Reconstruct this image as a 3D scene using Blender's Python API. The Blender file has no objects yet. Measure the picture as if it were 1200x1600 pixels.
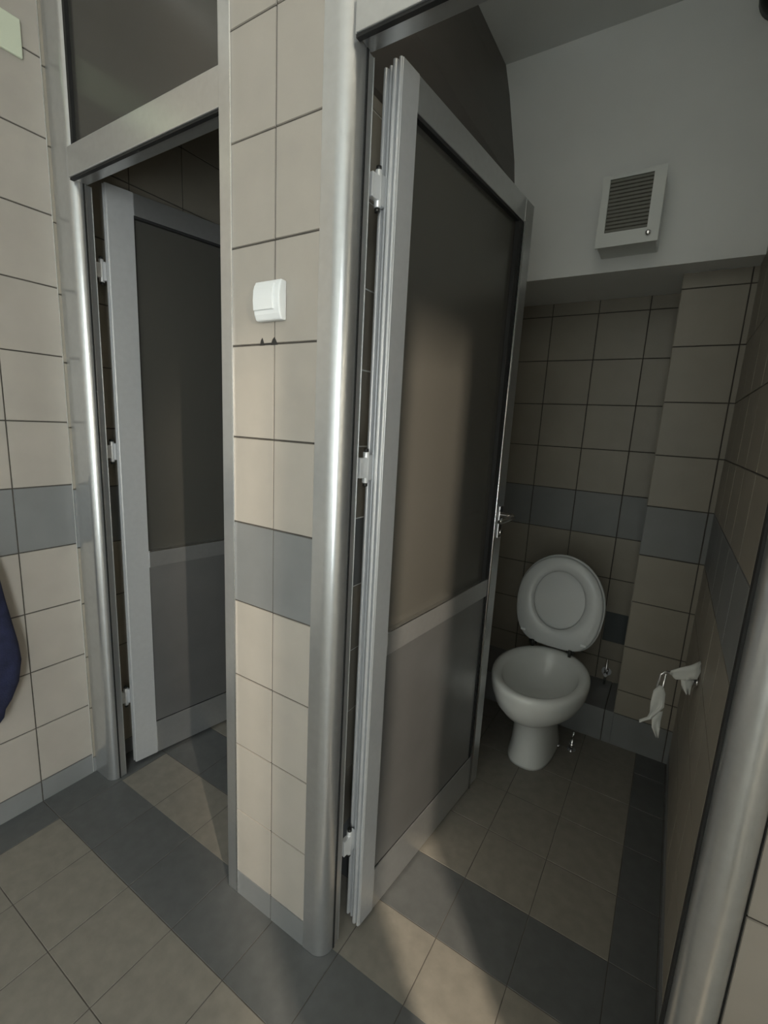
import bpy, bmesh, math, random
from mathutils import Vector, Matrix
random.seed(7)
scene = bpy.context.scene
C = scene.collection
PI = math.pi

# ------------------------------------------------------------------ materials
def new_mat(name):
    m = bpy.data.materials.new(name); m.use_nodes = True
    nt = m.node_tree
    return m, nt, nt.nodes['Principled BSDF']

def simple(name, col, rough=0.5, metal=0.0, noise=0.0, nscale=20.0, bump=0.0, bscale=200.0, **kw):
    m, nt, b = new_mat(name)
    b.inputs['Base Color'].default_value = (*col, 1)
    b.inputs['Roughness'].default_value = rough
    b.inputs['Metallic'].default_value = metal
    for k, v in kw.items(): b.inputs[k.replace('_', ' ')].default_value = v
    tc = nt.nodes.new('ShaderNodeTexCoord')
    if noise > 0:
        n = nt.nodes.new('ShaderNodeTexNoise'); n.inputs['Scale'].default_value = nscale
        n.inputs['Detail'].default_value = 6
        nt.links.new(tc.outputs['Object'], n.inputs['Vector'])
        r = nt.nodes.new('ShaderNodeMapRange')
        r.inputs['From Min'].default_value = .3; r.inputs['From Max'].default_value = .7
        r.inputs['To Min'].default_value = 1 - noise; r.inputs['To Max'].default_value = 1 + noise
        nt.links.new(n.outputs['Fac'], r.inputs['Value'])
        mx = nt.nodes.new('ShaderNodeVectorMath'); mx.operation = 'SCALE'
        mx.inputs[0].default_value = col
        nt.links.new(r.outputs['Result'], mx.inputs['Scale'])
        nt.links.new(mx.outputs['Vector'], b.inputs['Base Color'])
    if bump > 0:
        n2 = nt.nodes.new('ShaderNodeTexNoise'); n2.inputs['Scale'].default_value = bscale
        nt.links.new(tc.outputs['Object'], n2.inputs['Vector'])
        bp = nt.nodes.new('ShaderNodeBump'); bp.inputs['Strength'].default_value = bump
        bp.inputs['Distance'].default_value = .002
        nt.links.new(n2.outputs['Fac'], bp.inputs['Height'])
        nt.links.new(bp.outputs['Normal'], b.inputs['Normal'])
    return m

M = {}
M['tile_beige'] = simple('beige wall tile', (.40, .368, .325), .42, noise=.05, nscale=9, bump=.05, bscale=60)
M['tile_grey'] = simple('grey wall tile', (.20, .205, .205), .45, noise=.06, nscale=9, bump=.05, bscale=60)
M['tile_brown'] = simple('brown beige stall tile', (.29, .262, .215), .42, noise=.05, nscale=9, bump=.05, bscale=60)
M['grout'] = simple('dark grout', (.07, .062, .052), .9, noise=.3, nscale=25)
M['floor_beige'] = simple('beige floor tile', (.205, .190, .163), .5, noise=.10, nscale=30, bump=.1, bscale=90)
M['floor_grey'] = simple('grey floor tile', (.095, .099, .099), .5, noise=.10, nscale=30, bump=.1, bscale=90)
M['floor_grout'] = simple('floor grout', (.075, .068, .058), .9, noise=.4, nscale=12)
M['paint'] = simple('white wall paint', (.84, .85, .83), .85, noise=.03, nscale=4, bump=.1, bscale=80)
M['ceiling'] = simple('ceiling paint', (.74, .75, .73), .9, noise=.03, nscale=3)
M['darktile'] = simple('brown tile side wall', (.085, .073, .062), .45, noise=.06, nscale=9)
M['alu'] = simple('satin aluminium', (.58, .59, .595), .28, metal=.84, noise=.03, nscale=60)
M['alu_stile'] = simple('brushed aluminium stile', (.62, .63, .64), .33, metal=.45, noise=.03, nscale=60)
M['alu_panel'] = simple('satin aluminium sheet', (.42, .425, .43), .40, metal=.9, noise=.05, nscale=8)
M['alu_bright'] = simple('bright aluminium bead', (.85, .86, .87), .22, metal=1.0)
M['chrome'] = simple('chrome', (.85, .85, .86), .08, metal=1.0)
M['rubber'] = simple('black gasket', (.012, .012, .012), .7)
M['plastic'] = simple('white plastic', (.80, .83, .84), .35)
M['hinge'] = simple('hinge metal', (.85, .86, .87), .35, metal=.5)
M['ceramic'] = simple('white ceramic', (.72, .74, .72), .16, noise=.02, nscale=10)
M['seat'] = simple('white seat plastic', (.62, .64, .635), .25)
M['vent'] = simple('off white vent plastic', (.74, .76, .73), .4)
M['ventdark'] = simple('dusty dark grille', (.10, .095, .075), .8, noise=.3, nscale=60)
M['louvre'] = simple('grey louvre plastic', (.26, .26, .23), .6)
M['paper'] = simple('toilet paper', (.62, .63, .60), .95)
M['navy'] = simple('navy fabric', (.018, .022, .06), .95, noise=.3, nscale=30, bump=.5, bscale=300)
M['blueplastic'] = simple('pale blue plastic', (.20, .24, .26), .5)
M['black'] = simple('black plastic', (.02, .02, .018), .4)
M['cover'] = simple('cream flat rectangle', (.62, .66, .52), .5)
M['mark'] = simple('dark patch in the grout', (.03, .028, .025), .9)

def frosted():
    m, nt, b = new_mat('frosted smoked glass')
    b.inputs['Base Color'].default_value = (.22, .213, .19, 1)
    b.inputs['Roughness'].default_value = .22
    b.inputs['IOR'].default_value = 1.40
    b.inputs['Transmission Weight'].default_value = .72
    return m
M['frost'] = frosted()
def clear():
    m, nt, b = new_mat('smoked transom glass')
    b.inputs['Base Color'].default_value = (.16, .155, .14, 1)
    b.inputs['Roughness'].default_value = .2
    b.inputs['Transmission Weight'].default_value = .7
    return m
M['transom'] = clear()

# ------------------------------------------------------------------ mesh builder
class MB:
    def __init__(s): s.v = []; s.f = []; s.m = []; s.smooth = []
    def add(s, vs, fs, mi=0, sm=False):
        o = len(s.v); s.v += [tuple(v) for v in vs]
        for f in fs:
            s.f.append(tuple(o + i for i in f)); s.m.append(mi); s.smooth.append(sm)
    def box(s, a, b, mi=0, mat=None):
        x0, y0, z0 = a; x1, y1, z1 = b
        vs = [Vector(p) for p in ((x0,y0,z0),(x1,y0,z0),(x1,y1,z0),(x0,y1,z0),(x0,y0,z1),(x1,y0,z1),(x1,y1,z1),(x0,y1,z1))]
        if mat: vs = [mat @ v for v in vs]
        s.add(vs, [(0,3,2,1),(4,5,6,7),(0,1,5,4),(1,2,6,5),(2,3,7,6),(3,0,4,7)], mi)
    def prism(s, prof, z0, z1, mi=0, mat=None, sm=False):
        n = len(prof)
        vs = [Vector((x, y, z0)) for x, y in prof] + [Vector((x, y, z1)) for x, y in prof]
        if mat: vs = [mat @ v for v in vs]
        s.add(vs, [(i, (i+1) % n, n + (i+1) % n, n + i) for i in range(n)], mi, sm)
        s.add(vs, [tuple(range(n))[::-1], tuple(range(n, 2*n))], mi)
    def tube(s, pts, r, seg=10, mi=0, closed=False):
        pts = [Vector(p) for p in pts]; n = len(pts)
        rs = r if isinstance(r, (list, tuple)) else [r]*n
        vs = []; prev = None
        for i, p in enumerate(pts):
            a = pts[(i-1) % n] if (closed or i > 0) else p
            b = pts[(i+1) % n] if (closed or i < n-1) else p
            d = (b - a).normalized()
            if prev is None:
                up = Vector((0,0,1)) if abs(d.z) < .9 else Vector((1,0,0))
                e1 = d.cross(up).normalized()
            else: e1 = (prev - d*prev.dot(d)).normalized()
            prev = e1; e2 = d.cross(e1)
            for k in range(seg):
                t = 2*PI*k/seg
                vs.append(p + e1*math.cos(t)*rs[i] + e2*math.sin(t)*rs[i])
        fs = []
        for i in range(n if closed else n-1):
            for k in range(seg):
                a = i*seg + k; b = i*seg + (k+1) % seg
                c = ((i+1) % n)*seg + (k+1) % seg; d_ = ((i+1) % n)*seg + k
                fs.append((a, b, c, d_))
        s.add(vs, fs, mi, True)
        if not closed:
            s.add(vs, [tuple(range(seg))[::-1], tuple(range((n-1)*seg, n*seg))], mi)
    def loft(s, rings, mi=0, caps=True, sm=True):
        n = len(rings[0]); vs = [Vector(p) for r in rings for p in r]; fs = []
        for i in range(len(rings)-1):
            for k in range(n):
                fs.append((i*n+k, i*n+(k+1) % n, (i+1)*n+(k+1) % n, (i+1)*n+k))
        s.add(vs, fs, mi, sm)
        if caps: s.add(vs, [tuple(range(n))[::-1], tuple(range((len(rings)-1)*n, len(rings)*n))], mi)
    def build(s, name, mats, parent=None, bevel=0.0, mat=None, subsurf=0):
        me = bpy.data.meshes.new(name)
        vs = s.v if mat is None else [tuple(mat @ Vector(v)) for v in s.v]
        me.from_pydata(vs, [], s.f); me.validate()
        if not isinstance(mats, (list, tuple)): mats = [mats]
        for m in mats: me.materials.append(m)
        for i, p in enumerate(me.polygons):
            p.material_index = s.m[i]; p.use_smooth = s.smooth[i]
        bm = bmesh.new(); bm.from_mesh(me)
        bmesh.ops.remove_doubles(bm, verts=bm.verts, dist=1e-6)
        bmesh.ops.recalc_face_normals(bm, faces=bm.faces)
        bm.to_mesh(me); bm.free()
        o = bpy.data.objects.new(name, me); C.objects.link(o)
        if parent: o.parent = parent
        if bevel > 0:
            b = o.modifiers.new('bevel', 'BEVEL'); b.width = bevel; b.segments = 2; b.limit_method = 'ANGLE'
            b.angle_limit = math.radians(50)
        if subsurf:
            b = o.modifiers.new('sub', 'SUBSURF'); b.levels = subsurf; b.render_levels = subsurf
        return o

def empty(name, loc=(0,0,0), rz=0.0):
    o = bpy.data.objects.new(name, None); C.objects.link(o)
    o.location = loc; o.rotation_euler = (0, 0, rz); o.empty_display_size = .05
    return o
def tag(o, label=None, cat=None, group=None, kind=None):
    if label: o['label'] = label
    if cat: o['category'] = cat
    if group: o['group'] = group
    if kind: o['kind'] = kind
    return o
def T(x, y, z): return Matrix.Translation((x, y, z))
def RZ(a): return Matrix.Rotation(a, 4, 'Z')

# ------------------------------------------------------------------ surveyed layout (metres)
XL, XR = -1.056, .757          # side walls
YB, YQ = 1.629, 1.355          # rear tile wall, chase in the corner
YV = 1.25                      # face of the boxed-in upper wall
ZC = 2.72                      # ceiling
XD0, XD1 = -.27, -.125         # divider between the two stalls
XC = 1.50                      # right corridor wall
ZA = [0, .0767] + [.2767 + .2*i for i in range(13)]      # course lines, front walls
ZB = [0, .0602] + [.2602 + .2*i for i in range(13)]      # course lines, stall walls

def lines(lst, a, b):
    return [a] + [x for x in sorted(lst) if a + 1e-4 < x < b - 1e-4] + [b]

def tiled(mb, O, U, V, N, ul, vl, pick, gap=.0034, th=.0025, grout=0):
    """one tiled surface: a grout bed and raised tiles with chamfered edges"""
    O, U, V, N = map(Vector, (O, U, V, N))
    P_ = lambda u, v, n=0.0: O + U*u + V*v + N*n
    mb.add([P_(ul[0], vl[0]), P_(ul[-1], vl[0]), P_(ul[-1], vl[-1]), P_(ul[0], vl[-1])], [(0,1,2,3)], grout)
    for i in range(len(ul)-1):
        for j in range(len(vl)-1):
            u0, u1 = ul[i], ul[i+1]; v0, v1 = vl[j], vl[j+1]
            g = gap/2
            if u1-u0 < .006 or v1-v0 < .006: g = .0004
            a0 = u0 + (g if i > 0 else 0); a1 = u1 - (g if i < len(ul)-2 else 0)
            b0 = v0 + (g if j > 0 else 0); b1 = v1 - (g if j < len(vl)-2 else 0)
            mi = pick((u0+u1)/2, (v0+v1)/2, i, j)
            c = .0008
            t = th + random.uniform(-.0003, .0003)
            mb.add([P_(a0,b0), P_(a1,b0), P_(a1,b1), P_(a0,b1),
                    P_(a0+c,b0+c,t), P_(a1-c,b0+c,t), P_(a1-c,b1-c,t), P_(a0+c,b1-c,t)],
                   [(4,5,6,7),(0,1,5,4),(1,2,6,5),(2,3,7,6),(3,0,4,7)], mi)
WM = [M['grout'], M['tile_beige'], M['tile_grey'], M['paint']]
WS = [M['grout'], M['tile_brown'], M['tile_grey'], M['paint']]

def band(z, zl): return 2 if (z < zl[1] or zl[5] < z < zl[6]) else 1
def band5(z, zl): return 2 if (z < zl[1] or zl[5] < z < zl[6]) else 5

# ------------------------------------------------------------------ floor
fx = [-1.056, -.933, -.733, -.533, -.333, -.133, .060, .250, .440, .642, .750, .757]
fx_c = [-1.056, -.933, -.733, -.533, -.333, -.133, .060, .250, .440, .642, .842, 1.042, 1.242, 1.442, 1.5]
fy_c = [-2.8] + [-2.565 + .2*i for i in range(13)] + [.036]
fy_s = [.036, .21, .41, .614, .814, 1.014, 1.214, 1.414, YB]
mb = MB()
def pick_c(u, v, i, j): return 2 if (v > -.165 or u < -.933) else 1
def pick_s(u, v, i, j):
    if .21 < v < .41: return 2
    if u > .642 or u < -.933: return 2
    return 1
tiled(mb, (0,0,0), (1,0,0), (0,1,0), (0,0,1), fx_c, fy_c, pick_c, gap=.002, th=.0008)
tiled(mb, (0,0,0), (1,0,0), (0,1,0), (0,0,1), fx, fy_s, pick_s, gap=.002, th=.0008)
mb.box((-1.2, -2.9, -.12), (1.62, YB+.1, -.0005), 0)
fl = mb.build('floor', [M['floor_grout'], M['floor_beige'], M['floor_grey']]); tag(fl, kind='structure')

# ------------------------------------------------------------------ walls
zl = lines(ZA[1:], 0, 2.677)
mb = MB()
ylw = lines([-.164 - .2*i for i in range(14)], -2.8, -.002)
tiled(mb, (XL,0,0), (0,1,0), (0,0,1), (1,0,0), ylw, zl, lambda u,v,i,j: band(v, ZA))
mb.box((XL-.12, -2.8, 0), (XL-.0005, .0, ZC), 3)
ylw2 = lines([.036 + .2*i for i in range(9)], 0, YB)
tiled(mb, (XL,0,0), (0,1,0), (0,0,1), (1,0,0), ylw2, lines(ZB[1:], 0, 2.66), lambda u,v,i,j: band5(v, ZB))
mb.box((XL-.12, 0, 0), (XL-.0005, YB+.1, ZC), 3)
tag(mb.build('wall_left', WM + [M['darktile'], M['tile_brown']]), kind='structure')

# tiled front of the divider between the two stalls
mb = MB()
tiled(mb, (0,0,0), (1,0,0), (0,0,1), (0,-1,0), [-.268, -.1408, -.024], zl, lambda u,v,i,j: band(v, ZA))
mb.box((-.268, .0005, 0), (-.024, .06, ZC), 3)
# divider body, tiled on both sides
mb.box((XD0, .0605, 0), (XD1-.003, YB, 2.10), 3)
mb.box((XD0, .0605, 2.10), (-.185, YB, ZC), 3)
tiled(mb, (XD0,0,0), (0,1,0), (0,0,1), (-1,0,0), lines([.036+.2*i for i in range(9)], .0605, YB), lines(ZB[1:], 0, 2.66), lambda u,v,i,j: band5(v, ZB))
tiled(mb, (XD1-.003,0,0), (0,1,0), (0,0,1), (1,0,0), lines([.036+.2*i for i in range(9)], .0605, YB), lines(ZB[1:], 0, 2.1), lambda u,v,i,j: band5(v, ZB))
# the upper part of the divider leans away unevenly
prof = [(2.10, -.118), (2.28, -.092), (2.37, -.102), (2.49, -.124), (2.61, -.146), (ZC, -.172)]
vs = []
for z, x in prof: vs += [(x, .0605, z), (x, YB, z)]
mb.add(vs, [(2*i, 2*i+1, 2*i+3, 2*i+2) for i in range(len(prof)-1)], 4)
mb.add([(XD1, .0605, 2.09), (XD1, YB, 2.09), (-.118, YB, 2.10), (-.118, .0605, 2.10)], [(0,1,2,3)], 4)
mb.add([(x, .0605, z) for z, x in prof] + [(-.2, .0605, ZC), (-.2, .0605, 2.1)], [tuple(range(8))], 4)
tag(mb.build('wall_divider', WM + [M['darktile'], M['tile_brown']]), kind='structure')

# rear wall
mb = MB()
bx = [.0204 + .2015*i for i in range(-6, 5)]
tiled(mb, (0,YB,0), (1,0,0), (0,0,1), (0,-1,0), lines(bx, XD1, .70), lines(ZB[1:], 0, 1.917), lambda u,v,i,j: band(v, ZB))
tiled(mb, (0,YB,0), (1,0,0), (0,0,1), (0,-1,0), lines(bx, XL, XD0), lines(ZB[1:], 0, 2.66), lambda u,v,i,j: band(v, ZB))
mb.box((XL-.12, YB+.0005, 0), (XR+.12, YB+.12, ZC), 3)
# tiled chase in the corner with a cut strip and bead
mb.box((.5366, YQ+.0005, 0), (XR, YB, 1.915), 3)
ZQ = [0, .150] + ZB[2:]
tiled(mb, (0,YQ,0), (1,0,0), (0,0,1), (0,-1,0), [.5366, .737, .757], lines(ZQ[1:], 0, 1.914), lambda u,v,i,j: band(v, ZQ))
mb.box((XD1, YQ+.0005, 0), (.5366, YB, .1478), 3)
tiled(mb, (0,YQ,0), (1,0,0), (0,0,1), (0,-1,0), lines([.10, .30, .50], XD1, .5366), [0, .150], lambda u,v,i,j: 2)
tiled(mb, (0,YQ,.148), (1,0,0), (0,1,0), (0,0,1), lines([.10, .30, .50], XD1, .5366), [-.003, .274], lambda u,v,i,j: 2)
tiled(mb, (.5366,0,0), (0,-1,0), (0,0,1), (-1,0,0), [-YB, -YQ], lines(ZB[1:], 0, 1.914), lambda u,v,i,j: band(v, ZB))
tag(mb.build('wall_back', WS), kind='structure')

# boxed-in upper wall above the toilet
mb = MB()
mb.box((-.20, YV, 1.917), (XR+.05, YB, ZC+.0), 0)
tag(mb.build('wall_upper', M['paint']), kind='structure')

# right wall of the stall
mb = MB()
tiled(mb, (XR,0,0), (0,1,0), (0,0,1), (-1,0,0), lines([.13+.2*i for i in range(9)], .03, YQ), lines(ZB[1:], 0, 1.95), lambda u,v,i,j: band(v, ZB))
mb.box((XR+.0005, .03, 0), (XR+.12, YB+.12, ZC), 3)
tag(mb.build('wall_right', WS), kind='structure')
# tiled wall right of the opening, facing the corridor
mb = MB()
tiled(mb, (0,0,0), (1,0,0), (0,0,1), (0,-1,0), lines([.87, 1.07, 1.27], .778, XC), zl, lambda u,v,i,j: band(v, ZA))
mb.box((.778, .0005, 0), (XC+.1, .03, ZC), 3)
tag(mb.build('wall_front', WM), kind='structure')

# ceiling
mb = MB(); mb.box((-1.2, -2.95, ZC), (1.65, YB+.12, ZC+.1)); tag(mb.build('ceiling', M['ceiling']), kind='structure')

# corridor walls behind the camera, with the window and the daylight doorway
WY0, WY1, WZ0, WZ1 = -2.28, -1.68, .50, 2.05      # tall daylight window in the right corridor wall
SY0, SY1, SZ0, SZ1 = -1.06, -.90, 1.45, 1.95       # narrow low window
mb = MB(); mb.box((XL-.12, -2.9, 0), (XC+.12, -2.8, ZC)); tag(mb.build('wall_rear', M['paint']), kind='structure')
mb = MB()
for y0, y1, z0, z1 in ((-2.8, WY0, 0, ZC), (WY0, WY1, 0, WZ0), (WY0, WY1, WZ1, ZC), (WY1, SY0, 0, ZC), (SY0, SY1, 0, SZ0), (SY0, SY1, SZ1, ZC), (SY1, .03, 0, ZC)):
    mb.box((XC, y0, z0), (XC+.12, y1, z1))
tag(mb.build('wall_corridor', M['paint']), kind='structure')
mb = MB(); mb.box((.95, -.375, 0), (.98, 0, 2.3)); tag(mb.build('light_blocker_1', M['paint']), kind='structure')  # added out-of-view panel; its edge cuts the warm beam on the floor
mb = MB(); mb.box((.80, -.545, 0), (.84, -.405, 2.3)); mb.box((.80, -.80, 1.62), (.84, -.225, 2.3)); tag(mb.build('light_blocker_2', M['paint']), kind='structure')  # added post and header beside the camera, shaping the warm beam
mb = MB(); mb.box((1.18, -1.36, 0), (1.22, -.80, 1.70)); tag(mb.build('light_blocker_3', M['paint']), kind='structure')  # unseen panel put in to keep window light out of the right stall
for n_, (y0, y1, z0, z1) in enumerate(((WY0, WY1, WZ0, WZ1), (SY0, SY1, SZ0, SZ1))):
    w = MB()
    for a, b in (((y0, z0), (y0+.03, z1)), ((y1-.03, z0), (y1, z1)), ((y0, z0), (y1, z0+.03)), ((y0, z1-.03), (y1, z1))):
        w.box((XC+.03, a[0], a[1]), (XC+.08, b[0], b[1]))
    tag(w.build('window_%d' % (n_+1), M['alu'], bevel=.003), kind='structure')

# ------------------------------------------------------------------ aluminium frames
def nose(cx, r, yfront, yback):
    pr = [(cx-r, yback)]
    cy = yfront + r
    for k in range(0, 17):
        a = PI + PI*k/16
        pr.append((cx + r*math.cos(a), cy + r*math.sin(a)))
    pr.append((cx+r, yback))
    return pr
def corner_post(xl, xr, r, yfront, yback):
    """flat face with a rounded corner on its right"""
    pr = [(xl, yback), (xl, yfront)]
    for k in range(0, 17):
        a = -PI/2 + PI/2*k/16
        pr.append((xr-r + r*math.cos(a), yfront + r + r*math.sin(a)))
    pr.append((xr, yback))
    return pr
def frame(name, xl, xr, r, xend, label, cat, endpost, zt=1.957, yf=-.004):
    cx = (xl+xr)/2
    root = empty(name, (cx, 0, 0)); tag(root, label, cat, kind='structure')
    loc = T(-cx, 0, 0)
    m = MB(); m.prism(corner_post(xl, xr, r, yf, .036), .002, ZC-.001, sm=True)
    p = m.build('post', M['alu'], root, mat=loc)
    p.data.set_sharp_from_angle(angle=math.radians(35))
    # black seal and thin lips of the jamb profile
    m = MB(); m.box((xr-.010, .0362, .002), (xr+.0022, .0408, zt)); m.build('jamb_seal', M['rubber'], root, mat=loc)
    m = MB()
    m.box((xr-.020, .041, .002), (xr+.001, .046, zt))
    m.box((xr-.020, .046, .002), (xr-.001, .060, zt))
    m.box((xr-.020, .060, .002), (xr+.0005, .062, zt))
    m.build('jamb', M['alu'], root, mat=loc, bevel=.0008)
    # transom
    m = MB(); m.box((xr, .0, zt), (xend, .05, 2.034))
    m.build('transom_rail', M['alu'], root, bevel=.002, mat=loc)
    m = MB(); m.box((xr, .004, zt-.005), (xend, .014, zt-.0001)); m.build('transom_seal', M['rubber'], root, mat=loc)
    if endpost == 'flat':
        m = MB(); m.box((xr+.001, .022, 2.035), (xend, .028, ZC-.031)); m.build('transom_pane', M['transom'], root, mat=loc)
    m = MB(); m.box((xr, .0, ZC-.03), (xend, .05, ZC-.001)); m.build('top_rail', M['alu'], root, mat=loc)
    m = MB(); m.box((xr+.0005, .012, 2.035), (xr+.012, .0215, ZC-.031)); m.build('pane_seal', M['rubber'], root, mat=loc)
    if endpost == 'flat':
        m = MB(); m.box((xend, -.004, .002), (xend+.036, .055, ZC-.001)); m.box((xend-.004, .03, .002), (xend, .05, zt))
        m.build('strike_post', M['alu'], root, bevel=.002, mat=loc)
        m = MB(); m.box((xend+.036, -.006, .002), (xend+.040, .0, ZC-.001)); m.build('edge_bead', M['alu_bright'], root, bevel=.001, mat=loc)
    else:
        c2, r2 = endpost
        m = MB(); m.prism(nose(c2, r2, -.024, .03), .002, ZC-.001, sm=True)
        p = m.build('strike_post', M['alu'], root, mat=loc)
        p.data.set_sharp_from_angle(angle=math.radians(35))
        m = MB(); m.box((c2-r2-.004, .012, .002), (c2-r2, .03, ZC-.001)); m.box((c2+r2, .0, .002), (c2+r2+.0035, .02, ZC-.001))
        m.build('post_seal', M['rubber'], root, mat=loc)
    return root
frame('trim_1', -1.053, -.948, .029, -.306,
      'aluminium door frame at the left stall, between the left tiled wall and the tiled strip', 'door frame', 'flat', 1.957, .008)
frame('trim_2', -.0235, .041, .036, .713,
      'aluminium door frame of the right toilet stall with rounded shiny posts', 'door frame', (.746, .030), 1.972)

# ------------------------------------------------------------------ door leaves
def make_door(name, corner, ang, label, SW, HZ):
    """leaf in its own frame: +x along the leaf from the hinge, -y out of the visible face... visible face at y=0, body towards +y"""
    W, TH, Z0, Z1 = .692, .052, .012, 1.995
    root = empty(name, (corner[0], corner[1], 0), ang); tag(root, label, 'door', kind='structure')
    # hinge stile with ridged edge profile (visible edge faces the corridor)
    def rib(yc, r_, x=.0): return [(x - 1.1*r_*math.sin(PI*k/6), yc + r_*math.cos(PI*k/6)) for k in range(7)]
    pr = [(.001, 0), (SW, 0), (SW, TH), (.010, TH)] + rib(.0465, .0045, .008) + [(.012, .041), (.012, .0385)] + rib(.034, .0035, .008) + [(.010, .0295), (.010, .0235)] + \
         rib(.0175, .0055, 0) + [(.003, .0115), (.003, .0090)] + rib(.0050, .0040, 0)
    m = MB(); m.prism(pr, Z0, Z1); m.build('hinge_stile', M['alu_stile'], root)
    m = MB(); m.prism([(.630, 0), (W, 0), (W, TH), (.618, TH), (.618, .012), (.630, .012)], Z0, Z1)
    m.build('latch_stile', M['alu'], root, bevel=.002)
    m = MB()
    prb = [(.630 + 0*k, 0) for k in range(1)]
    seg = [(.626 + .0055*math.cos(t), -.0005 + .0055*math.sin(t)) for t in [PI + PI*k/8 for k in range(9)]]
    m.prism(seg, Z0, 1.93, sm=True); m.build('edge_bead', M['alu_bright'], root)
    m = MB(); m.box((SW, 0, 1.930), (.630, TH, Z1)); m.build('top_rail', M['alu'], root, bevel=.002)
    m = MB(); m.box((SW, 0, .767), (.618, TH, .826)); m.build('middle_rail', M['alu'], root, bevel=.002)
    m = MB(); m.box((SW, 0, Z0), (.630, TH, .143)); m.build('bottom_rail', M['alu'], root, bevel=.002)
    m = MB(); m.box((SW, .004, .147), (.618, .020, .767)); m.build('lower_panel', M['alu_panel'], root)
    m = MB(); m.box((SW, .014, .826), (.612, .019, 1.930)); m.build('frosted_glass', M['frost'], root)
    m = MB()
    m.box((SW, .001, 1.922), (.618, .013, 1.930)); m.box((.594, .001, .826), (.6195, .013, 1.930)); m.box((SW, .001, .147), (SW+.0015, .0041, .767))
    m.box((SW, .0035, .143), (.618, .013, .1469)); m.box((.606, .001, .147), (.6195, .0039, .767))
    m.build('gasket', M['rubber'], root)
    m = MB(); m.box((SW+.001, -.001, .8262), (.606, .013, .8300)); m.build('glazing_bead', M['alu_bright'], root, bevel=.0008)
    # lever handles on both faces
    h = empty('handle', (0, 0, 0)); h.parent = root
    m = MB(); m.box((.648, -.006, .965), (.676, 0, 1.075)); m.box((.648, TH, .965), (.676, TH+.006, 1.075)); m.build('handle_plate', M['chrome'], h, bevel=.003)
    m = MB()
    for sgn, y0 in ((-1, -.006), (1, TH+.006)):
        y1 = y0 + sgn*.042
        m.tube([(.662, y0, 1.045), (.662, y1*.8 + y0*.2, 1.045), (.655, y1, 1.045), (.64, y1 + sgn*.002, 1.045), (.56, y1 + sgn*.002, 1.043), (.548, y1, 1.042)],
               [.009, .009, .0095, .009, .008, .006], 12)
    m.build('lever', M['chrome'], h)
    m = MB(); m.tube([(.662, -.006, .985), (.662, -.013, .985)], .009, 16); m.build('lock_cylinder', M['chrome'], h)
    # hinges
    for z in HZ:
        hg = empty('hinge', (0, 0, z)); hg.parent = root
        m = MB()
        m.tube([(-.014, .036, -.034), (-.014, .036, .034)], .0075, 14)
        m.box((-.014, .030, -.028), (.003, .041, .028))
        m.box((-.040, .029, -.022), (-.014, .042, .022))
        m.build('hinge_body', M['hinge'], hg, bevel=.0015)
        m = MB(); m.tube([(-.014, .036, -.041), (-.014, .036, -.034)], .0055, 12); m.tube([(-.014, .036, .034), (-.014, .036, .041)], .0055, 12)
        m.build('hinge_pin', M['black'], hg)
    return root
# the leaf's visible face looks to +X when the leaf points to +Y, so mirror: local y grows to -X
make_door('door_1', (.071, .112), math.radians(90-5.2), 'aluminium door of the right toilet stall, opened inwards, frosted pane above a metal panel', .054, (1.775, 1.228, .262))
make_door('door_2', (-.966, .112), math.radians(90-10.5), 'aluminium door of the left toilet stall, opened inwards and partly hidden by the tiled strip', .076, (1.750, 1.185, .275))

# ------------------------------------------------------------------ toilet
def ring(cf, hl, hw, z, n=40, sq=2.0, back=None):
    """egg shaped ring: +f is forward (towards the viewer) => local -y"""
    out = []
    for k in range(n):
        t = 2*PI*k/n
        c, s_ = math.cos(t), math.sin(t)
        e = 2/sq
        f = math.copysign(abs(c)**e, c)*hl
        x = math.copysign(abs(s_)**e, s_)*hw
        if back is not None and c < 0: f *= back
        out.append((x + .018*min(1, max(0, (z-.2)/.12)), -(cf+f), z))
    return out
t = empty('toilet', (.268, 1.218, 0), math.radians(-3)); tag(t, 'white ceramic toilet bowl on a pedestal with seat and lid raised', 'toilet')
m = MB()
rings = [ring(.075, .172, .088, .0, sq=2.6), ring(.075, .172, .088, .012, sq=2.6), ring(.078, .160, .080, .06, sq=2.5), ring(.085, .150, .077, .13, sq=2.4),
         ring(.095, .150, .078, .19, sq=2.3), ring(.112, .162, .090, .215, sq=2.2), ring(.150, .205, .130, .255), ring(.172, .230, .158, .30), ring(.182, .240, .173, .345),
         ring(.187, .243, .178, .38), ring(.187, .243, .178, .395), ring(.187, .238, .174, .404), ring(.187, .225, .162, .407), ring(.19, .208, .145, .404),
         ring(.192, .198, .136, .392), ring(.192, .19, .130, .36), ring(.185, .172, .118, .335), ring(.17, .13, .095, .305), ring(.15, .08, .065, .285), ring(.13, .03, .03, .275)]
m.loft(rings); m.build('bowl', M['ceramic'], t)
m = MB(); m.tube([(-.05, .02, .22), (-.10, .05, .19), (-.15, .0, .165), (-.155, -.06, .16)], [.028, .030, .030, .026], 14); m.build('supply_bend', M['blueplastic'], t)
m = MB(); m.tube([(0, .04, .12), (0, .09, .12), (0, .118, .12)], .05, 20); m.build('waste_pipe', M['ceramic'], t)
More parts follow.
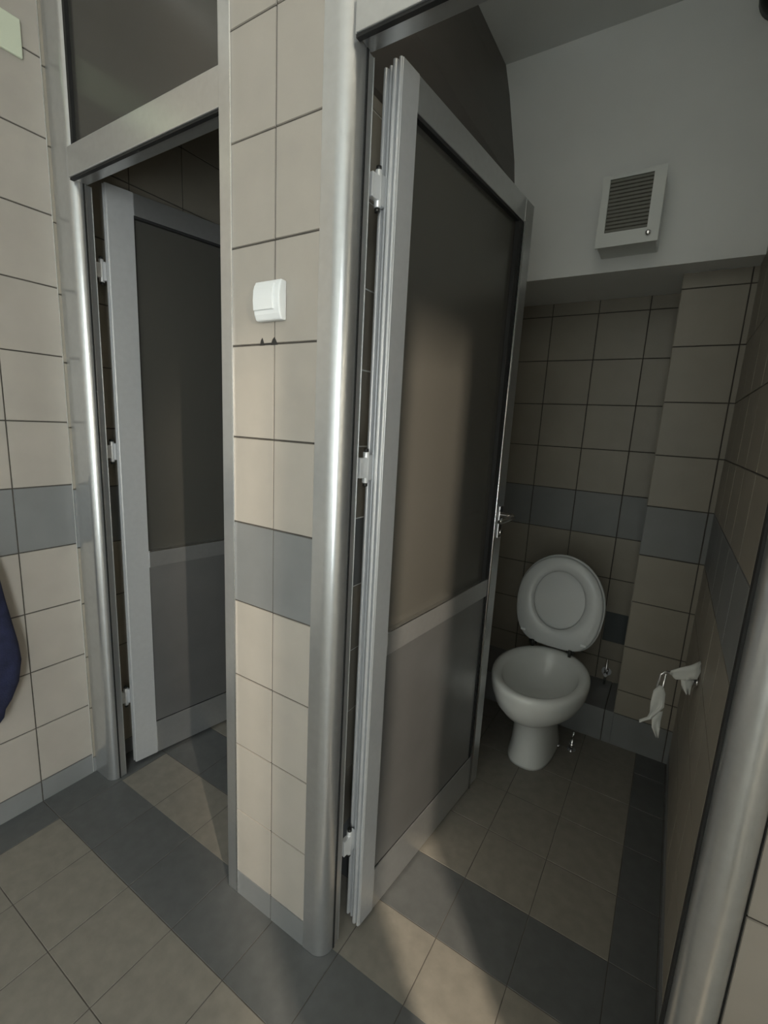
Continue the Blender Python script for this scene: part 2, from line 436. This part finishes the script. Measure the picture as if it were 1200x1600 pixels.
# seat ring and lid, tilted back on the hinges
tilt = Matrix.Translation((0, .012, .418)) @ Matrix.Rotation(math.radians(8), 4, 'X').inverted()
def up_ring(c, hh, hw, y, n=48, flat=.0):
    out = []
    for k in range(n):
        a = 2*PI*k/n
        zz = c + hh*math.cos(a); x = hw*math.sin(a)
        if math.cos(a) < 0:
            x = hw*math.copysign(abs(math.sin(a))**.50, math.sin(a)); zz = c + hh*.93*math.cos(a)
        out.append((x, y, zz))
    return out
def seat_mesh():
    m = MB()
    c, hh, hw = .193, .202, .176
    o0 = up_ring(c, hh-.006, hw-.006, -.010); o1 = up_ring(c, hh, hw, -.003); o2 = up_ring(c, hh, hw, .006); o3 = up_ring(c, hh-.005, hw-.005, .011)
    ci, hi, wi = .208, .124, .104
    def inner(s, y): return [( (wi+s)*math.sin(2*PI*k/48), y, ci + (hi+s)*math.cos(2*PI*k/48)) for k in range(48)]
    i3 = inner(.004, .011); i2 = inner(0, .006); i1 = inner(.002, -.002); i0 = inner(.012, -.009)
    R_ = [o0, o1, o2, o3, i3, i2, i1, i0, o0]
    m.loft(R_, caps=False); return m
seat_mesh().build('seat', M['seat'], t, mat=tilt)
m = MB()
c, hh, hw = .195, .207, .180
def dome(s, y): return up_ring(c, hh*s, hw*s, y)
m.loft([dome(.0001+.02, .019), dome(.5, .019), dome(.93, .018), dome(.97, .014), dome(1.0, .012), dome(1.01, .020), dome(.99, .028), dome(.9, .034), dome(.5, .040), dome(.02, .041)])
m.build('lid', M['seat'], t, mat=tilt)
for sx in (-.078, .078):
    m = MB(); m.tube([(sx, .006, .405), (sx, .006, .436)], .007, 12); m.tube([(sx-.016, .012, .425), (sx+.016, .012, .425)], .008, 12)
    m.build('seat_hinge', M['black'], t)
for sx in (-.125, .125):
    m = MB(); m.box((sx-.011, -.016, .045), (sx+.011, -.009, .055)); m.build('seat_bumper', M['plastic'], t, mat=tilt, bevel=.002)
for sx in (-.086, .086):
    m = MB(); m.tube([(sx, -.02, .0), (sx, -.02, .012)], .008, 12); m.build('floor_bolt', M['chrome'], t)

# ------------------------------------------------------------------ small fixtures in the stall
v = empty('stop_valve', (.405, 1.205, .001)); tag(v, 'small chrome valve standing on the floor right of the toilet pedestal', 'valve')
m = MB(); m.tube([(0,0,0),(0,0,.004)], .018, 20); m.tube([(0,0,.004),(0,0,.05)], .007, 14); m.tube([(0,0,.018),(0,0,.034)], .011, 14); m.build('valve_body', M['chrome'], v)
m = MB(); m.tube([(0,0,.05),(.002,.004,.085)], .004, 10); m.build('riser', M['chrome'], v)
v = empty('flush_valve', (.468, YB-.004, .20)); tag(v, 'chrome angle valve on the rear tiled wall beside the toilet', 'valve')
m = MB(); m.tube([(0,0,0),(0,-.006,0)], .022, 20); m.tube([(0,-.006,0),(0,-.05,0)], .009, 14); m.build('valve_body', M['chrome'], v)
m = MB(); m.tube([(0,-.045,-.0495),(0,-.045,.08)], .005, 12); m.build('riser', M['chrome'], v)
m = MB(); m.box((.428, YB-.0045, .352), (.530, YB-.0015, .498)); o = m.build('access_panel', simple('dark slate cover', (.055, .065, .07), .4)); tag(o, 'dark square cover in the rear tiled wall right of the toilet lid', 'panel')

h = empty('paper_holder', (XR-.003, .83, .625)); tag(h, 'chrome wire paper holder with torn paper on the right stall wall', 'paper holder')
m = MB(); m.tube([(0,0,0),(-.006,0,0)], .014, 20); m.tube([(-.006,0,0),(-.02,0,.0)], .006, 12); m.build('mount', M['chrome'], h)
m = MB()
m.tube([(-.012, 0, 0), (-.016, 0, -.028), (-.026, 0, -.04), (-.036, 0, -.03), (-.038, 0, .004)], .0032, 10)
m.tube([(-.012, 0, .002), (-.045, -.004, .006), (-.082, -.004, .008)], .003, 10)
m.tube([(-.082, -.004, .008), (-.094, -.004, -.006), (-.098, -.004, -.05), (-.092, -.004, -.064), (-.083, -.004, -.05), (-.081, -.004, .002)], .003, 10)
m.build('wire_arm', M['chrome'], h)
p = tag(empty('toilet_paper', (XR-.003, .83, .625)), 'torn white toilet paper scraps hanging over the chrome holder', 'toilet paper')
def sheet(mb, pts, t_=.0012):
    # pts: rows of (left, right) points; gives a thin curled sheet
    n = len(pts); vs = []
    for a, b in pts:
        for k in range(5):
            q = Vector(a).lerp(Vector(b), k/4); q.y += .006*math.sin(k*1.7 + len(vs)*.3); vs.append(q)
    vs2 = [v_ + Vector((0, t_, 0)) for v_ in vs]; N_ = len(vs)
    fs = []
    for i in range(n-1):
        for k in range(4):
            a = i*5+k; fs.append((a, a+1, a+6, a+5)); fs.append((a+N_, a+5+N_, a+6+N_, a+1+N_))
    for k in range(4):
        fs.append((k, k+N_, k+1+N_, k+1)); b = (n-1)*5+k; fs.append((b, b+1, b+1+N_, b+N_))
    for i in range(n-1):
        a = i*5; fs.append((a, a+5, a+5+N_, a+N_)); a = i*5+4; fs.append((a, a+N_, a+5+N_, a+5))
    mb.add(vs + vs2, fs, 0, True)
m = MB()
sheet(m, [((-.006,-.014,.072), (-.002,-.014,.066)), ((-.026,-.016,.050), (.0,-.018,.040)), ((-.050,-.016,.036), (-.006,-.02,.020)), ((-.072,-.016,.022), (-.030,-.02,.004)), ((-.073,-.014,.006), (-.050,-.018,-.004))])
sheet(m, [((-.045,-.018,.010), (-.014,-.018,.014)), ((-.040,-.022,-.016), (-.015,-.022,-.010)), ((-.026,-.024,-.036), (-.017,-.024,-.034))])
m.build('upper_scrap', M['paper'], p)
m = MB()
sheet(m, [((-.094,-.010,-.040), (-.084,-.010,-.038)), ((-.106,-.014,-.062), (-.074,-.014,-.060)), ((-.108,-.016,-.10), (-.072,-.016,-.10)), ((-.106,-.016,-.13), (-.088,-.016,-.132)), ((-.110,-.014,-.15), (-.098,-.016,-.156)), ((-.13,-.014,-.172), (-.126,-.016,-.178))])
sheet(m, [((-.092,-.015,-.120), (-.072,-.015,-.118)), ((-.098,-.017,-.150), (-.074,-.017,-.148)), ((-.094,-.018,-.178), (-.073,-.018,-.172)), ((-.078,-.018,-.205), (-.072,-.018,-.204))])
m.build('lower_scrap', M['paper'], p)

# vent fan
f = empty('vent_fan', (.352, YV-.001, 2.078)); tag(f, 'white square extractor vent with dark louvres on the upper stall wall', 'vent')
m = MB()
x0, x1, z0, z1, yf = -.090, .100, -.118, .105, -.129
gx0, gx1, gz0, gz1 = -.066, .064, -.073, .092
m.box((x0+.004, yf+.008, z0+.003), (x1-.004, 0, z1-.003)); m.build('housing', M['vent'], f, bevel=.004)
m = MB()
for a, b in (((x0, yf, z0), (gx0, yf+.0075, z1)), ((gx1, yf, z0), (x1, yf+.0075, z1)), ((gx0, yf, z0), (gx1, yf+.0075, gz0)), ((gx0, yf, gz1), (gx1, yf+.0075, z1))): m.box(a, b)
m.build('front_frame', M['vent'], f)
m = MB(); m.box((gx0, yf+.005, gz0), (gx1, yf+.0075, gz1)); m.build('grille_back', M['ventdark'], f)
m = MB()
n = 14
for i in range(n):
    z = gz0 + (gz1-gz0)*(i+.5)/n
    m.box((gx0, -.0008, -.0032), (gx1, .0008, .0032), mat=T(0, yf+.0025, z) @ Matrix.Rotation(math.radians(35), 4, 'X'))
m.build('louvre', M['louvre'], f)
m = MB(); m.loft([[(.070 + r_*math.cos(2*PI*k/20), yf+y_, -.092 + r_*math.sin(2*PI*k/20)) for k in range(20)] for r_, y_ in ((.0095, 0), (.0095, -.006), (.007, -.010), (.003, -.012))])
m.build('knob', M['chrome'], f)

# dark lamp in the upper corner
l = empty('corner_lamp', (.70, YV-.001, 2.645)); tag(l, 'dark round wall lamp in the top corner above the vent, cut by the picture edge', 'lamp')
m = MB(); m.tube([(0, 0, 0), (0, -.03, 0), (0, -.045, 0)], [.080, .080, .070], 32); m.build('lamp_base', M['black'], l)
m = MB(); m.loft([[(r_*math.cos(2*PI*k/28), y_, r_*math.sin(2*PI*k/28)) for k in range(28)] for r_, y_ in ((.055, -.045), (.055, -.06), (.042, -.075), (.02, -.083))]); m.build('lamp_glass', M['plastic'], l)

# ------------------------------------------------------------------ light switch on the strip
s = empty('light_switch', (-.143, -.003, 1.558)); tag(s, 'white plastic light switch on the tiled strip between the doors', 'light switch')
m = MB()
# housing with bowed front: extruded side profile
prof = [(0, -.038), (-.014, -.038), (-.019, -.027), (-.022, -.008), (-.0225, .008), (-.020, .026), (-.016, .038), (0, .038)]
vs = [(x, y, z) for x in (-.037, .037) for y, z in prof]; n = len(prof)
m.add(vs, [(i, (i+1) % n, n+(i+1) % n, n+i) for i in range(n)] + [tuple(range(n)), tuple(range(n, 2*n))])
m.build('housing', M['plastic'], s, bevel=.003)
m = MB()
pr2 = [(-.018, -.019), (-.0245, -.019), (-.0260, .0), (-.0245, .020), (-.021, .031), (-.014, .031)]
vs = [(x, y, z) for x in (-.034, .022) for y, z in pr2]; n = len(pr2)
m.add(vs, [(i, (i+1) % n, n+(i+1) % n, n+i) for i in range(n)] + [tuple(range(n)), tuple(range(n, 2*n))])
m.build('rocker', M['plastic'], s, bevel=.0015)
# chipped spots in the grout under the switch
m = MB()
for cx_, w_, h_ in ((-.176, .007, .016), (-.1405, .010, .016)):
    vs = [(cx_-w_, -.0031, 1.474), (cx_+w_, -.0031, 1.474), (cx_+w_*.5, -.0031, 1.474+h_*.6), (cx_+w_*.1, -.0031, 1.474+h_), (cx_-w_*.5, -.0031, 1.474+h_*.7)]
    m.add(vs + [(x, -.0024, z) for x, y, z in vs], [tuple(range(5)), tuple(range(5, 10)), (0,1,6,5), (1,2,7,6), (2,3,8,7), (3,4,9,8), (4,0,5,9)])
m.box((-.172, -.0030, 1.4755), (-.145, -.0024, 1.4785))
tag(m.build('trim_3', M['mark']), kind='structure')

# ------------------------------------------------------------------ left wall things
o = MB(); o.box((XL+.0025, -.60, 2.243), (XL+.012, -.048, 2.335));  # thin cream rectangle raised slightly from the tiles
o = o.build('flat_rectangle', M['cover'], bevel=.003); tag(o, 'pale flat rectangle high on the left tiled wall, at the top left corner', 'flat rectangle')

# navy garment hanging on the left wall
g = empty('navy_garment', (-1.0, -.36, .376)); tag(g, 'dark navy blue garment hanging on the left tiled wall at the picture edge', 'garment')
m = MB()
key = [(0.0, .060, .020), (.006, .088, .028), (.02, .100, .032), (.045, .106, .034), (.07, .124, .037), (.12, .147, .040), (.184, .157, .041), (.24, .153, .040), (.30, .145, .038), (.37, .136, .036), (.45, .126, .034), (.60, .09, .028), (.70, .05, .022)]
prof = []
for (a0, b0, c0), (a1, b1, c1) in zip(key, key[1:]):
    for q in range(4):
        tt = q/4; prof.append((a0+(a1-a0)*tt, b0+(b1-b0)*tt, c0+(c1-c0)*tt))
prof.append(key[-1])
rings = []
for z, hy, hx in prof:
    r_ = []
    for k in range(36):
        a = 2*PI*k/36
        fo = 1 + .10*math.sin(5*a + z*9) + .04*math.sin(9*a - z*14)
        r_.append((hx*fo*math.cos(a)*.9, hy*(1+.006*math.sin(6*a+z*20))*math.sin(a), z))
    rings.append(r_)
m.loft(rings); m.build('cloth', M['navy'], g)
m = MB(); m.tube([(-.053, 0, .72), (-.02, 0, .715), (0, 0, .70), (.006, 0, .68)], .005, 10); m.tube([(-.0535, 0, .72), (-.050, 0, .72)], .016, 16); m.build('hook', M['chrome'], g)

# ------------------------------------------------------------------ lights
def area(name, loc, target, sx, sy, power, col):
    d = bpy.data.lights.new(name, 'AREA'); d.shape = 'RECTANGLE'; d.size = sx; d.size_y = sy
    d.energy = power; d.color = col
    o = bpy.data.objects.new(name, d); C.objects.link(o); o.location = loc
    o.rotation_euler = (Vector(target) - Vector(loc)).to_track_quat('-Z', 'Y').to_euler()
    return o
area('window_daylight', (XC+.06, (WY0+WY1)/2, (WZ0+WZ1)/2), (0, (WY0+WY1)/2, (WZ0+WZ1)/2), WY1-WY0-.08, WZ1-WZ0-.08, 52, (.93, 1.0, 1.0))
area('low_window_daylight', (XC+.06, (SY0+SY1)/2, (SZ0+SZ1)/2), (0, .6, .5), .05, .16, 74, (1.0, .86, .68))
w = bpy.data.worlds.new('World'); scene.world = w; w.use_nodes = True
w.node_tree.nodes['Background'].inputs['Color'].default_value = (.80, .9, 1, 1)
w.node_tree.nodes['Background'].inputs['Strength'].default_value = .15

# ------------------------------------------------------------------ camera
cam = bpy.data.cameras.new('camera'); co = bpy.data.objects.new('camera', cam); C.objects.link(co)
yaw, pitch, roll = .5527, -.1876, .0527
fw = Vector((-math.sin(yaw)*math.cos(pitch), math.cos(yaw)*math.cos(pitch), math.sin(pitch)))
r = fw.cross(Vector((0,0,1))).normalized(); u = r.cross(fw)
c_, s_ = math.cos(roll), math.sin(roll)
R1 = r*c_ + u*s_; U1 = -r*s_ + u*c_
mat = Matrix((R1, U1, -fw)).transposed().to_4x4(); mat.translation = Vector((.6027, -.7351, 1.3231))
co.matrix_world = mat
cam.sensor_fit = 'VERTICAL'; cam.sensor_height = 24.0; cam.lens = 24.0*721.736/1600
cam.clip_start = .02; cam.clip_end = 50
scene.camera = co
vs = scene.view_settings
scene.display_settings.display_device = 'sRGB'
vs.view_transform = 'Standard'; vs.look = 'None'; vs.exposure = -0.08; vs.gamma = 1; vs.use_curve_mapping = False
scene.cycles.max_bounces = 10; scene.cycles.use_denoising = True
